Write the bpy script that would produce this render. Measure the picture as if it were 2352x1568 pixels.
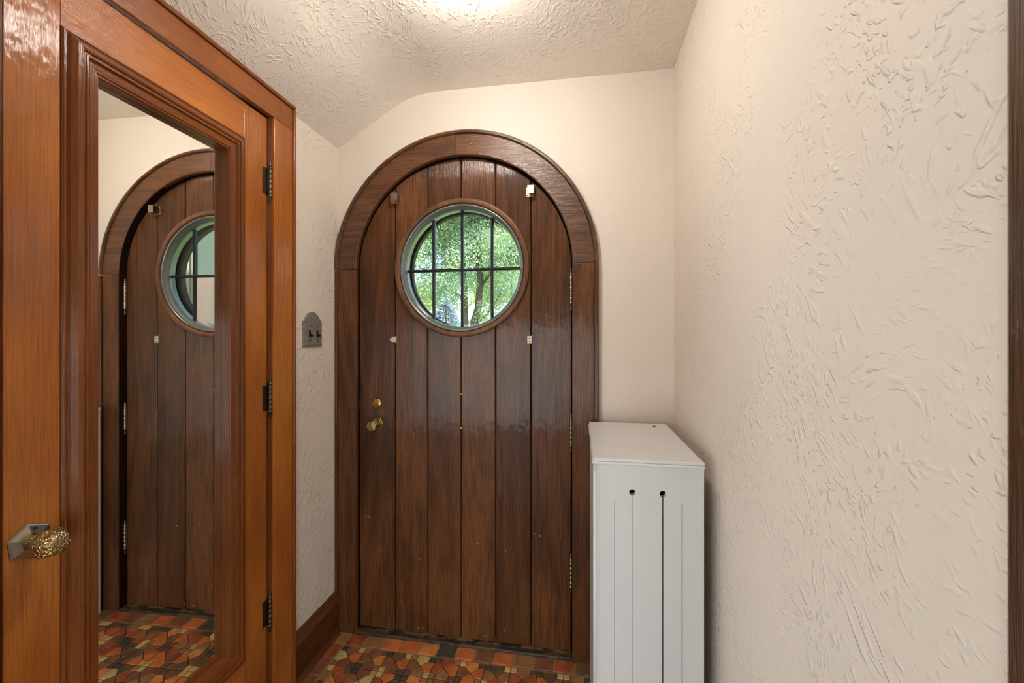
import bpy, bmesh, math, random
import numpy as np
from mathutils import Vector, Matrix

for o in list(bpy.data.objects):
    bpy.data.objects.remove(o, do_unlink=True)
SC = bpy.context.scene
COL = SC.collection
R = math.radians
H = 1.268                                   # eye height of the camera above the tiles

# ------------------------------------------------------------------ camera
cam_d = bpy.data.cameras.new('camera')
cam = bpy.data.objects.new('camera', cam_d)
COL.objects.link(cam)
cam.location = (0, 0, H)
cam.rotation_euler = (R(90), 0, R(9.32))
cam_d.sensor_width = 36
cam_d.lens = 36 * 940 / 2352
cam_d.shift_y = -9.5 / 2352
cam_d.clip_start = 0.02
cam_d.clip_end = 500
SC.camera = cam

# ------------------------------------------------------------------ view, sky, sun, daylight, added fill light
SC.view_settings.view_transform = 'Standard'
SC.view_settings.look = 'None'
SC.view_settings.gamma = 1
SC.view_settings.use_curve_mapping = False
SC.view_settings.exposure = 0.33
LAMP_STRENGTH = 50.0                        # emission of the ceiling lamp's frosted glass
LAMP_WATTS = 6.4                           # bulb of the ceiling lamp
FILL_ENERGY = 50.0                        # fill light for the right wall, set in an added side window
DAY_ENERGY = 42.0                           # daylight through the glazed garden door behind

world = bpy.data.worlds.new('sky')
SC.world = world
world.use_nodes = True
wn = world.node_tree.nodes
wl = world.node_tree.links
wn.clear()
wo = wn.new('ShaderNodeOutputWorld')
wb = wn.new('ShaderNodeBackground')
ws = wn.new('ShaderNodeTexSky')
ws.sky_type = 'NISHITA'
ws.sun_disc = False
ws.sun_elevation = R(52)
ws.sun_rotation = R(120)
ws.dust_density = 3.0
wb.inputs['Strength'].default_value = 0.50
wl.new(ws.outputs[0], wb.inputs['Color'])
wl.new(wb.outputs[0], wo.inputs['Surface'])

sun_d = bpy.data.lights.new('sun', 'SUN')
sun_d.energy = 9.5
sun_d.color = (1.0, 0.95, 0.86)
sun_d.angle = R(0.6)
sun = bpy.data.objects.new('sun', sun_d)
COL.objects.link(sun)
sun.rotation_euler = Vector((-0.62, 0.35, -0.80)).to_track_quat('-Z', 'Y').to_euler()
sun.location = (8, -6, 12)

for dx in (-1.60, 1.05):
    day_d = bpy.data.lights.new('garden_door_daylight', 'AREA')
    day_d.shape = 'RECTANGLE'
    day_d.size = 1.16
    day_d.size_y = 1.36
    day_d.energy = DAY_ENERGY if dx < 0 else DAY_ENERGY * 0.75
    day_d.color = (0.93, 0.96, 1.0)
    day = bpy.data.objects.new('garden_door_daylight', day_d)
    COL.objects.link(day)
    day.location = (dx, -1.98, 0.76)
    day.rotation_euler = Vector((0, 1, 0)).to_track_quat('-Z', 'Z').to_euler()

fill_d = bpy.data.lights.new('right_wall_fill', 'AREA')  # added light in an added side window, brightens the right wall
fill_d.shape = 'RECTANGLE'
fill_d.size = 1.20
fill_d.size_y = 1.30
fill_d.energy = FILL_ENERGY
fill_d.color = (0.95, 0.97, 1.0)
fill = bpy.data.objects.new('right_wall_fill', fill_d)
COL.objects.link(fill)
fill.location = (-2.53, -0.95, 1.05)
fill.rotation_euler = Vector((1, 0, 0)).to_track_quat('-Z', 'Z').to_euler()

# ------------------------------------------------------------------ object helpers
def tag(o, label=None, cat=None, group=None, kind=None):
    if label: o['label'] = label
    if cat: o['category'] = cat
    if group: o['group'] = group
    if kind: o['kind'] = kind
    return o

def empty(name, loc, label=None, cat=None, kind=None, group=None):
    o = bpy.data.objects.new(name, None)
    o.empty_display_size = 0.05
    COL.objects.link(o)
    o.location = loc
    return tag(o, label, cat, group, kind)

def origin_of(o):
    v = Vector((0, 0, 0))
    while o is not None:
        v += o.location
        o = o.parent
    return v

def obj(name, bm, mat, parent=None, smooth=False, label=None, kind=None):
    """Link a bmesh given in world coordinates as one mesh object (parents unrotated while building)."""
    me = bpy.data.meshes.new(name)
    bmesh.ops.recalc_face_normals(bm, faces=bm.faces)
    if parent is not None:
        bmesh.ops.translate(bm, verts=bm.verts, vec=-origin_of(parent))
    bm.to_mesh(me)
    bm.free()
    if smooth:
        for p in me.polygons: p.use_smooth = True
    if mat: me.materials.append(mat)
    o = bpy.data.objects.new(name, me)
    COL.objects.link(o)
    o.parent = parent
    if label: o['label'] = label
    if kind: o['kind'] = kind
    return o

def pyobj(name, verts, faces, mat, parent=None, kind=None):
    me = bpy.data.meshes.new(name)
    if parent is not None:
        verts = np.asarray(verts) - np.array(origin_of(parent))
    me.from_pydata([tuple(v) for v in verts], [], [tuple(f) for f in faces])
    me.materials.append(mat)
    o = bpy.data.objects.new(name, me)
    COL.objects.link(o)
    o.parent = parent
    if kind: o['kind'] = kind
    return o

def BM(): return bmesh.new()

def add_box(bm, x0, x1, y0, y1, z0, z1, bev=0.0, seg=2):
    r = bmesh.ops.create_cube(bm, size=1.0)
    vs = r['verts']
    for v in vs:
        v.co = Vector(((x0 + x1) / 2 + v.co.x * (x1 - x0), (y0 + y1) / 2 + v.co.y * (y1 - y0), (z0 + z1) / 2 + v.co.z * (z1 - z0)))
    if bev > 0:
        es = list({e for v in vs for e in v.link_edges})
        bmesh.ops.bevel(bm, geom=es, offset=bev, segments=seg, profile=0.5, affect='EDGES')
    return bm

def box(*a, **k): return add_box(BM(), *a, **k)

def add_poly(bm, pts, axis, d0, d1, bev=0.0, seg=1):
    """Extrude a 2-D outline. axis 'Y': pts are (x,z), d along Y. axis 'X': pts are (y,z), d along X. 'Z': (x,y).
    The face at d0 is the front one and takes the bevel."""
    def P(a, b, d):
        return (a, d, b) if axis == 'Y' else ((d, a, b) if axis == 'X' else (a, b, d))
    f = [bm.verts.new(P(a, b, d0)) for a, b in pts]
    g = [bm.verts.new(P(a, b, d1)) for a, b in pts]
    n = len(pts)
    ff = bm.faces.new(f)
    bm.faces.new(g[::-1])
    for i in range(n):
        j = (i + 1) % n
        bm.faces.new((f[i], g[i], g[j], f[j]))
    if bev > 0:
        bmesh.ops.bevel(bm, geom=list(ff.edges), offset=bev, segments=seg, profile=0.5, affect='EDGES', clamp_overlap=True)
    return bm

def add_lathe(bm, pts, n=16, M=None, cap=True, phase=0.0):
    """pts: list of (radius, t) turned about local Z, then transformed by M."""
    M = M or Matrix.Identity(4)
    rings = []
    for r, t in pts:
        rings.append([bm.verts.new(M @ Vector((r * math.cos(phase + 2 * math.pi * k / n), r * math.sin(phase + 2 * math.pi * k / n), t))) for k in range(n)])
    for a, b in zip(rings, rings[1:]):
        for k in range(n):
            j = (k + 1) % n
            bm.faces.new((a[k], a[j], b[j], b[k]))
    if cap:
        if pts[0][0] > 1e-6: bm.faces.new(rings[0][::-1])
        if pts[-1][0] > 1e-6: bm.faces.new(rings[-1])
    bmesh.ops.remove_doubles(bm, verts=bm.verts, dist=1e-7)
    return bm

def add_tube(bm, pts, radii, n=8):
    rings = []
    for i, p in enumerate(pts):
        p = Vector(p)
        q = Vector(pts[min(i + 1, len(pts) - 1)]); s = Vector(pts[max(i - 1, 0)])
        d = (q - s).normalized()
        u = d.orthogonal().normalized(); w = d.cross(u)
        rings.append([bm.verts.new(p + radii[i] * (math.cos(2 * math.pi * k / n) * u + math.sin(2 * math.pi * k / n) * w)) for k in range(n)])
    for a, b in zip(rings, rings[1:]):
        # align start vertex to avoid twisting
        best = min(range(n), key=lambda s: sum((a[k].co - b[(k + s) % n].co).length for k in range(n)))
        b[:] = b[best:] + b[:best]
        for k in range(n):
            j = (k + 1) % n
            bm.faces.new((a[k], a[j], b[j], b[k]))
    bm.faces.new(rings[0][::-1]); bm.faces.new(rings[-1])
    return bm

def add_arc_sweep(bm, cx, cz, prof, a0, a1, n, xmin=None, closed=False):
    """Sweep a profile of (radius, y) points round the Y axis through (cx, cz)."""
    rings = []
    m = n if closed else n + 1
    for i in range(m):
        a = a0 + (a1 - a0) * i / n
        ring = []
        for r, y in prof:
            x = cx + r * math.cos(a)
            if xmin is not None: x = max(x, xmin)
            ring.append(bm.verts.new((x, y, cz + r * math.sin(a))))
        rings.append(ring)
    k = len(prof)
    pairs = list(zip(rings, rings[1:])) + ([(rings[-1], rings[0])] if closed else [])
    for a, b in pairs:
        for i in range(k):
            j = (i + 1) % k
            bm.faces.new((a[i], a[j], b[j], b[i]))
    if not closed:
        bm.faces.new(rings[0]); bm.faces.new(rings[-1][::-1])
    return bm

# ------------------------------------------------------------------ materials
def s2l(c):
    return tuple(((v / 255) / 12.92 if v / 255 <= 0.04045 else ((v / 255 + 0.055) / 1.055) ** 2.4) for v in c) + (1.0,)

class NT:
    def __init__(self, name):
        self.m = bpy.data.materials.new(name)
        self.m.use_nodes = True
        self.t = self.m.node_tree
        self.t.nodes.clear()
        self.out = self.n('ShaderNodeOutputMaterial')
        self.b = self.n('ShaderNodeBsdfPrincipled')
        self.l(self.b.outputs[0], self.out.inputs['Surface'])
    def n(self, k, **p):
        x = self.t.nodes.new(k)
        for a, v in p.items(): setattr(x, a, v)
        return x
    def l(self, a, b): self.t.links.new(a, b)
    def set(self, **k):
        for a, v in k.items(): self.b.inputs[a.replace('_', ' ')].default_value = v
    def coords(self, scale=(1, 1, 1), rand=0.0, rot=(0, 0, 0)):
        tc = self.n('ShaderNodeTexCoord')
        src = tc.outputs['Object']
        if rand:
            oi = self.n('ShaderNodeObjectInfo')
            mu = self.n('ShaderNodeVectorMath', operation='MULTIPLY_ADD')
            cb = self.n('ShaderNodeCombineXYZ')
            for i in range(3): self.l(oi.outputs['Random'], cb.inputs[i])
            self.l(cb.outputs[0], mu.inputs[0])
            mu.inputs[1].default_value = (rand, rand * 1.7, rand * 2.3)
            self.l(src, mu.inputs[2])
            src = mu.outputs[0]
        mp = self.n('ShaderNodeMapping')
        mp.inputs['Scale'].default_value = scale
        mp.inputs['Rotation'].default_value = rot
        self.l(src, mp.inputs['Vector'])
        return mp.outputs[0]
    def noise(self, vec, scale, detail=3, rough=0.55, dist=0.0):
        x = self.n('ShaderNodeTexNoise')
        x.inputs['Scale'].default_value = scale
        x.inputs['Detail'].default_value = detail
        x.inputs['Roughness'].default_value = rough
        x.inputs['Distortion'].default_value = dist
        self.l(vec, x.inputs['Vector'])
        return x.outputs[0]
    def math(self, op, a, b=None, c=None):
        x = self.n('ShaderNodeMath', operation=op)
        for i, v in enumerate((a, b, c)):
            if v is None: continue
            if isinstance(v, (int, float)): x.inputs[i].default_value = v
            else: self.l(v, x.inputs[i])
        return x.outputs[0]
    def rng(self, v, a, b, c=0.0, d=1.0):
        x = self.n('ShaderNodeMapRange')
        x.interpolation_type = 'SMOOTHSTEP'
        self.l(v, x.inputs[0])
        for i, q in enumerate((a, b, c, d)): x.inputs[i + 1].default_value = q
        return x.outputs[0]
    def mix(self, f, a, b, mode='MIX'):
        x = self.n('ShaderNodeMix', data_type='RGBA', blend_type=mode)
        if isinstance(f, (int, float)): x.inputs[0].default_value = f
        else: self.l(f, x.inputs[0])
        for i, v in ((6, a), (7, b)):
            if isinstance(v, tuple): x.inputs[i].default_value = v
            else: self.l(v, x.inputs[i])
        return x.outputs[2]
    def bump(self, h, strength, dist, normal=None):
        x = self.n('ShaderNodeBump')
        x.inputs['Strength'].default_value = strength
        x.inputs['Distance'].default_value = dist
        self.l(h, x.inputs['Height'])
        if normal is not None: self.l(normal, x.inputs['Normal'])
        return x.outputs[0]

def wood(name, dark, mid, light, axis='Z', rough=0.32, coat=0.35, ring=20.0, blotch=0.5, brush=0.35, fibre=0.45, rmix=0.38, tint=0.25, crough=0.11):
    t = NT(name)
    ai = 'XYZ'.index(axis)
    def sc(ac, al): return tuple(al if i == ai else ac for i in range(3))
    v1 = t.coords(sc(4.2, 0.42), rand=31.0)
    n1 = t.noise(v1, 1.0, 3, 0.5, 0.5)
    ringv = t.math('SINE', t.math('MULTIPLY', n1, ring * 6.283 / 2.2))
    ringv = t.math('MULTIPLY_ADD', ringv, 0.5, 0.5)
    v2 = t.coords(sc(420, 9.0), rand=17.0)
    n2 = t.noise(v2, 1.0, 4, 0.65)
    v3 = t.coords(sc(3.2, 1.6), rand=11.0)
    n3 = t.noise(v3, 1.0, 3, 0.55)
    c = t.mix(t.math('MULTIPLY_ADD', ringv, rmix, 0.18), s2l(mid), s2l(dark))
    c = t.mix(t.rng(n3, 0.42, 0.75, 0, blotch), c, s2l(light))
    c = t.mix(t.rng(n3, 0.48, 0.28, 0, blotch * 0.7), c, s2l(dark))
    fib = t.rng(n2, 0.32, 0.62, fibre, 1.10)
    cb = t.n('ShaderNodeCombineColor')
    for i in range(3): t.l(fib, cb.inputs[i])
    c = t.mix(1.0, c, cb.outputs[0], 'MULTIPLY')
    oi = t.n('ShaderNodeObjectInfo')
    rv = t.math('FRACT', t.math('MULTIPLY', oi.outputs['Random'], 7.31))
    hs = t.n('ShaderNodeHueSaturation')
    t.l(c, hs.inputs['Color'])
    t.l(t.math('MULTIPLY_ADD', rv, tint, 1.0 - tint / 2), hs.inputs['Value'])
    c = hs.outputs[0]
    t.l(c, t.b.inputs['Base Color'])
    # brushed varnish: faint ridges along the grain and uneven sheen
    v4 = t.coords(sc(95, 9.0), rand=7.0)
    n4 = t.noise(v4, 1.0, 3, 0.6)
    v5 = t.coords(sc(38, 24), rand=5.0)
    n5 = t.noise(v5, 1.0, 2, 0.5)
    h = t.math('ADD', t.math('MULTIPLY', n2, 0.35), t.math('ADD', t.math('MULTIPLY', n4, brush), t.math('MULTIPLY', n5, brush * 0.9)))
    nb = t.bump(h, 1.0, 0.0026)
    t.l(nb, t.b.inputs['Normal'])
    t.l(t.rng(n3, 0.3, 0.7, rough - 0.06, rough + 0.08), t.b.inputs['Roughness'])
    t.set(Coat_Weight=coat, Coat_Roughness=crough)
    t.b.inputs['Specular IOR Level'].default_value = 0.12
    t.l(nb, t.b.inputs['Coat Normal'])
    return t.m

OAK_D, OAK_M, OAK_L = (40, 22, 11), (104, 62, 32), (128, 80, 42)
M_oak = wood('dark_oak_vertical', OAK_D, OAK_M, OAK_L, 'Z', 0.48, 0.6)
M_oakx = wood('dark_oak_horizontal', OAK_D, OAK_M, OAK_L, 'X', 0.44, 1.0)
M_oakring = wood('oak_window_ring', (66, 42, 28), (128, 86, 58), (150, 106, 74), 'Z', 0.38, 0.3)
CH_D, CH_M, CH_L = (106, 54, 18), (178, 102, 38), (204, 130, 54)
M_cherry = wood('varnished_birch_vertical', CH_D, CH_M, CH_L, 'Z', 0.36, 0.9, ring=7, blotch=0.65, brush=0.55, fibre=0.82, rmix=0.16)
M_cherryy = wood('varnished_birch_rail', CH_D, CH_M, CH_L, 'Y', 0.36, 0.9, ring=9, blotch=0.65, brush=0.55, fibre=0.82, rmix=0.16)
M_mould = wood('varnished_moulding', (76, 38, 17), (138, 78, 36), (160, 98, 50), 'Z', 0.24, 0.55, ring=5, blotch=0.4, fibre=0.78, rmix=0.2)
M_mouldy = wood('varnished_moulding_rail', (76, 38, 17), (138, 78, 36), (160, 98, 50), 'Y', 0.24, 0.55, ring=5, blotch=0.4, fibre=0.78, rmix=0.2)
M_base = wood('baseboard_wood', (52, 27, 14), (106, 62, 34), (126, 78, 44), 'Y', 0.34, 0.35)
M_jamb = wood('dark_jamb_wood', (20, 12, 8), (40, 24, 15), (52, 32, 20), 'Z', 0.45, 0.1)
M_darkgloss = wood('dark_glossy_casing', (30, 17, 10), (78, 46, 24), (96, 58, 30), 'Z', 0.4, 1.0, crough=0.08)
M_roomfloor = wood('room_floor_wood', (96, 58, 30), (150, 98, 56), (168, 116, 70), 'Y', 0.4, 0.2)

def plaster(name, col, amount=1.0, thr=0.60):
    """Trowelled plaster: short raised strokes in three directions over soft lumps, with small pits."""
    t = NT(name)
    v = t.coords()
    warp = t.n('ShaderNodeTexNoise'); warp.inputs['Scale'].default_value = 5.0; warp.inputs['Detail'].default_value = 1.0
    t.l(v, warp.inputs['Vector'])
    wv = t.n('ShaderNodeVectorMath', operation='MULTIPLY_ADD')
    t.l(warp.outputs['Color'], wv.inputs[0]); wv.inputs[1].default_value = (0.16, 0.16, 0.16); t.l(v, wv.inputs[2])
    h = None
    for rot, sc, w in (((0.75, 0.2, 0.6), (78, 78, 19), 1.0), ((-0.55, 0.5, -0.9), (95, 20, 95), 0.85), ((0.35, -0.6, 1.4), (60, 60, 17), 0.8)):
        m1 = t.n('ShaderNodeMapping'); m1.inputs['Rotation'].default_value = rot
        t.l(wv.outputs[0], m1.inputs['Vector'])
        m2 = t.n('ShaderNodeMapping'); m2.inputs['Scale'].default_value = sc
        t.l(m1.outputs[0], m2.inputs['Vector'])
        n = t.noise(m2.outputs[0], 1.0, 1.5, 0.5, 0.25)
        st = t.math('MULTIPLY', t.rng(n, thr, thr + 0.15), w)
        h = st if h is None else t.math('MAXIMUM', h, st)
    mask = t.rng(t.noise(v, 4.0, 2, 0.5), 0.36, 0.58, 0.25, 1.0)
    h = t.math('MULTIPLY', h, mask)
    h = t.math('MULTIPLY_ADD', t.noise(v, 26.0, 2, 0.5, 1.2), 0.55, h)
    h = t.math('MULTIPLY_ADD', t.noise(v, 9.0, 2, 0.5, 0.8), 1.0, h)
    h = t.math('MULTIPLY_ADD', t.noise(v, 3.0, 2, 0.5), 2.2, h)
    h = t.math('MULTIPLY_ADD', t.noise(v, 130.0, 3, 0.6), 0.10, h)
    h = t.math('MULTIPLY_ADD', t.rng(t.noise(v, 75.0, 1, 0.5), 0.22, 0.18), -0.6, h)
    t.l(t.bump(h, 1.0, 0.0024 * amount), t.b.inputs['Normal'])
    c1 = s2l(col)
    c2 = tuple(x * 0.90 for x in c1[:3]) + (1,)
    t.l(t.mix(t.noise(v, 2.2, 3, 0.6), c1, c2), t.b.inputs['Base Color'])
    t.set(Roughness=0.62)
    return t.m

M_wall = plaster('cream_trowelled_plaster', (225, 212, 199), 0.72, 0.59)
M_wallfront = plaster('cream_smooth_plaster', (225, 212, 199), 0.4, 0.66)
M_ceil = plaster('ceiling_plaster', (238, 229, 218), 0.62, 0.575)
M_room = plaster('room_plaster', (226, 214, 196), 0.4, 0.6)

def simple(name, col, rough=0.5, metal=0.0, coat=0.0, var=0.0, vscale=40, bump=0.0, bscale=80, spec=0.5):
    t = NT(name)
    v = t.coords(rand=9.0)
    c = s2l(col)
    if var:
        d = tuple(x * (1 - var) for x in c[:3]) + (1,)
        t.l(t.mix(t.noise(v, vscale, 4, 0.6), c, d), t.b.inputs['Base Color'])
    else:
        t.set(Base_Color=c)
    t.set(Roughness=rough, Metallic=metal, Coat_Weight=coat)
    t.b.inputs['Specular IOR Level'].default_value = spec
    if bump:
        t.l(t.bump(t.noise(v, bscale, 3, 0.6), 1.0, bump), t.b.inputs['Normal'])
    return t.m

M_white = simple('white_enamel_paint', (216, 216, 217), 0.36, var=0.05, vscale=6, bump=0.0004, bscale=60)
M_gap = simple('black_gap', (10, 9, 9), 0.9)
M_nickel = simple('aged_nickel', (188, 178, 158), 0.32, 1.0, var=0.45, vscale=120, bump=0.0004, bscale=300)
M_iron = simple('dark_hinge_metal', (120, 108, 92), 0.34, 1.0, var=0.55, vscale=140, bump=0.0004, bscale=300)
M_brass = simple('polished_brass', (222, 176, 92), 0.22, 1.0, var=0.25, vscale=90)
M_oldbrass = simple('antique_brass', (196, 172, 112), 0.34, 1.0, var=0.45, vscale=120, bump=0.0012, bscale=140)
M_ivory = simple('ivory_metal_catch', (206, 196, 168), 0.42, 0.2, var=0.2, vscale=120)
M_copper = simple('copper_strike', (196, 128, 88), 0.35, 1.0)
M_muntin = simple('silhouette_black_muntin', (9, 11, 11), 0.42, 0.0)  # grey-green bars coloured near black, their backlit silhouette put into the colour
M_glzring = simple('grey_green_glazing_ring', (130, 138, 134), 0.28, 0.5, var=0.15, vscale=60)
M_storm = simple('black_storm_door', (14, 13, 14), 0.6)
M_slot = simple('black_slot', (9, 8, 8), 0.8)
M_lampbase = simple('lamp_base_metal', (170, 160, 140), 0.35, 1.0)

def hammered(name, col, scale, dep, rough=0.3, metal=1.0, dark=0.45):
    t = NT(name)
    v = t.coords()
    vo = t.n('ShaderNodeTexVoronoi')
    vo.inputs['Scale'].default_value = scale
    t.l(v, vo.inputs['Vector'])
    c = s2l(col)
    d = tuple(x * dark for x in c[:3]) + (1,)
    f = t.rng(vo.outputs['Distance'], 0.25, 0.75)
    t.l(t.mix(t.math('MULTIPLY', f, t.noise(v, 90, 3, 0.6)), c, d), t.b.inputs['Base Color'])
    t.l(t.bump(vo.outputs['Distance'], 1.0, dep), t.b.inputs['Normal'])
    t.set(Roughness=rough, Metallic=metal)
    return t.m

M_hambrass = hammered('hammered_antique_brass', (214, 196, 140), 240, 0.0022, 0.28)
M_pewter = hammered('hammered_pewter', (158, 150, 136), 300, 0.0030, 0.42, 0.3, 0.35)
M_rosette = simple('brushed_pewter_rosette', (186, 182, 168), 0.26, 1.0, var=0.35, vscale=60)

# threshold: black paint worn through to tan wood along its inner edge
def threshold_mat():
    t = NT('worn_black_threshold')
    v = t.coords((14, 40, 40))
    n = t.noise(v, 1.6, 5, 0.7)
    tc = t.n('ShaderNodeTexCoord')
    sx = t.n('ShaderNodeSeparateXYZ')
    t.l(tc.outputs['Object'], sx.inputs[0])
    edge = t.rng(sx.outputs['Y'], 0.002, 0.030)
    w = t.math('MULTIPLY', t.rng(n, 0.46, 0.54), t.math('MULTIPLY_ADD', edge, 0.8, 0.16))
    c = t.mix(w, s2l((36, 33, 28)), s2l((168, 128, 74)))
    t.l(c, t.b.inputs['Base Color'])
    t.set(Roughness=0.5)
    t.l(t.bump(n, 0.7, 0.002), t.b.inputs['Normal'])
    return t.m
M_thresh = threshold_mat()

def tile_mat(name, col, dark):
    t = NT(name)
    v = t.coords(rand=23.0)
    n = t.noise(v, 22, 4, 0.6)
    n2 = t.noise(v, 260, 3, 0.7)
    c = t.mix(t.rng(n, 0.35, 0.68), s2l(col), s2l(dark))
    c = t.mix(t.rng(n2, 0.58, 0.72, 0, 0.35), c, s2l(dark))
    t.l(c, t.b.inputs['Base Color'])
    t.set(Roughness=0.42)
    t.l(t.bump(t.math('ADD', n2, t.math('MULTIPLY', n, 1.5)), 0.5, 0.0008), t.b.inputs['Normal'])
    return t.m
T_ORANGE = tile_mat('terracotta_orange', (210, 120, 66), (182, 94, 50))
T_LORANGE = tile_mat('terracotta_apricot', (220, 146, 78), (196, 116, 58))
T_RED = tile_mat('terracotta_red', (178, 94, 54), (138, 70, 44))
T_BROWN = tile_mat('terracotta_brown', (146, 94, 62), (116, 74, 50))
T_UMBER = tile_mat('umber_tile', (118, 88, 64), (94, 70, 52))
T_TAN = tile_mat('tan_tile', (168, 122, 76), (138, 96, 58))
T_CREAM = tile_mat('cream_tile', (206, 184, 120), (184, 158, 96))
T_DARK = tile_mat('charcoal_tile', (84, 76, 62), (66, 60, 50))
T_BEIGE = tile_mat('beige_tile', (222, 178, 112), (196, 150, 90))
M_grout = simple('field_grout', (94, 70, 48), 0.9, var=0.35, vscale=50, bump=0.001, bscale=300)
M_groutl = simple('border_grout', (168, 144, 108), 0.9, var=0.25, vscale=50, bump=0.001, bscale=300)

def glass_mat(name, tint=(1, 1, 1, 1), gloss=0.07):
    t = NT(name)
    t.t.nodes.remove(t.b)
    tr = t.n('ShaderNodeBsdfTransparent')
    tr.inputs[0].default_value = tint
    gl = t.n('ShaderNodeBsdfGlossy')
    gl.inputs['Roughness'].default_value = 0.02
    fr = t.n('ShaderNodeFresnel')
    fr.inputs['IOR'].default_value = 1.45
    mx = t.n('ShaderNodeMixShader')
    t.l(fr.outputs[0], mx.inputs[0])
    t.l(tr.outputs[0], mx.inputs[1])
    t.l(gl.outputs[0], mx.inputs[2])
    t.l(mx.outputs[0], t.out.inputs['Surface'])
    return t.m
M_glass = glass_mat('window_glass', (0.95, 0.98, 0.97, 1))

tm = NT('mirror_silver')
tm.set(Base_Color=(0.86, 0.85, 0.80, 1), Metallic=1.0, Roughness=0.012)
M_mirror = tm.m
tm = NT('lamp_frosted_glass')
tm.set(Base_Color=(0.9, 0.88, 0.82, 1), Roughness=0.4, Emission_Color=(1.0, 0.93, 0.84, 1), Emission_Strength=LAMP_STRENGTH)
M_lamp = tm.m

def leaf_mat(name, a, b, trans=0.45):
    t = NT(name)
    t.t.nodes.remove(t.b)
    v = t.coords()
    n = t.noise(v, 1.1, 4, 0.6)
    n2 = t.noise(v, 9.0, 2, 0.6)
    c = t.mix(t.rng(t.math('ADD', t.math('MULTIPLY', n, 0.7), t.math('MULTIPLY', n2, 0.3)), 0.38, 0.62), s2l(a), s2l(b))
    d = t.n('ShaderNodeBsdfDiffuse'); s = t.n('ShaderNodeBsdfTranslucent'); m = t.n('ShaderNodeMixShader')
    m.inputs[0].default_value = trans
    t.l(c, d.inputs[0]); t.l(c, s.inputs[0])
    t.l(d.outputs[0], m.inputs[1]); t.l(s.outputs[0], m.inputs[2])
    t.l(m.outputs[0], t.out.inputs['Surface'])
    return t.m
M_leaf = leaf_mat('maple_leaves', (150, 178, 168), (210, 226, 184))
M_leaf2 = leaf_mat('distant_leaves', (176, 196, 126), (212, 222, 150))
M_spruce = leaf_mat('blue_spruce_needles', (128, 152, 160), (172, 190, 196), 0.2)
M_bark = simple('grey_bark', (116, 106, 98), 0.9, var=0.5, vscale=14, bump=0.01, bscale=20)
M_grass = simple('lawn_grass', (122, 150, 78), 0.95, var=0.4, vscale=3)
M_conc = simple('porch_concrete', (176, 172, 164), 0.9, var=0.2, vscale=8)
M_column = simple('painted_porch_column', (206, 206, 204), 0.55, var=0.08, vscale=6)
M_post = simple('dark_downspout', (48, 44, 46), 0.5, var=0.2)
M_siding = simple('pinkish_siding', (214, 192, 178), 0.8, var=0.1, vscale=2)
M_hwhite = simple('white_house_wall', (236, 234, 230), 0.8, var=0.05)
M_hroof = simple('pale_grey_shingles', (200, 204, 216), 0.8, var=0.15, vscale=4)
M_hroof2 = simple('dusty_pink_shingles', (206, 178, 172), 0.8, var=0.15, vscale=4)
M_hwin = simple('house_window_glass', (92, 104, 116), 0.15)
M_stucco = simple('exterior_stucco', (190, 178, 160), 0.9, var=0.15, vscale=10, bump=0.003, bscale=60)

# ------------------------------------------------------------------ dimensions of the vestibule
XL, XR = -1.038, 0.356               # left and right plaster faces
YW = 1.638                           # front wall plaster face
YC = 1.618                           # casing face
YD = 1.650                           # face of the entrance door
CX, SZ = -0.487, 0.2895 + H          # axis of the arch, spring line
RD = 0.4545                          # half width of the door
ZC = 1.027 + H                       # flat ceiling

# ------------------------------------------------------------------ shell
# ceiling: flat, rolling down into a slope along the left wall
prof = [(-1.16, 0.7435), (-1.0342, 0.8225), (-0.7944, 0.9700)]
for i in range(1, 10):
    t = i / 10
    p0, p1, p2 = (-0.7944, 0.9700), (-0.705, 1.025), (-0.585, 1.0285)
    prof.append(tuple((1 - t) ** 2 * a + 2 * t * (1 - t) * b + t * t * c for a, b, c in zip(p0, p1, p2)))
prof += [(-0.585, 1.0285), (0.50, 1.0235)]
pts = [(x, z + H) for x, z in prof] + [(0.50, 1.13 + H), (-1.16, 1.13 + H)]
ce = obj('ceiling', add_poly(BM(), pts, 'Y', 0.30, 1.80), M_ceil)
tag(ce, 'cream plaster ceiling of the entry, sloping down along the left wall', 'ceiling', kind='structure')

# front wall with the arched opening
RO = 0.485
arch = [(CX + RO * math.cos(a), SZ + RO * math.sin(a)) for a in [math.pi * i / 48 for i in range(49)]]
pts = [(-1.16, -0.1), (CX - RO, -0.1)] + arch[::-1] + [(CX + RO, -0.1), (0.50, -0.1), (0.50, ZC + 0.09), (-1.16, ZC + 0.09)]
wf = obj('wall_front', add_poly(BM(), pts, 'Y', YW, 1.80), M_wallfront)
tag(wf, 'cream plaster wall around the arched entrance door', 'wall', kind='structure')

# left wall: plaster round the mirrored door opening
DY0, DY1, DZT = 0.566, 1.243, 0.752 + H
bm = BM()
add_box(bm, XL - 0.12, XL, 0.30, DY0, 0, ZC)
add_box(bm, XL - 0.12, XL, DY1, 1.80, 0, ZC)
add_box(bm, XL - 0.12, XL, DY0, DY1, DZT, ZC)
wlft = obj('wall_left', bm, M_wall)
tag(wlft, 'cream plaster wall between the mirrored door and the entrance door', 'wall', kind='structure')
wr = obj('wall_right', box(XR, XR + 0.14, 0.395, 1.80, -0.1, ZC + 0.05), M_wall)
tag(wr, 'rough trowelled cream plaster wall on the right', 'wall', kind='structure')
# closet behind the mirrored door
cw = obj('wall_closet', box(XL - 0.72, XL - 0.68, 0.30, 1.80, 0, ZC), M_room)
tag(cw, 'plain closet wall behind the mirrored door', 'wall', kind='structure')

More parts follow.
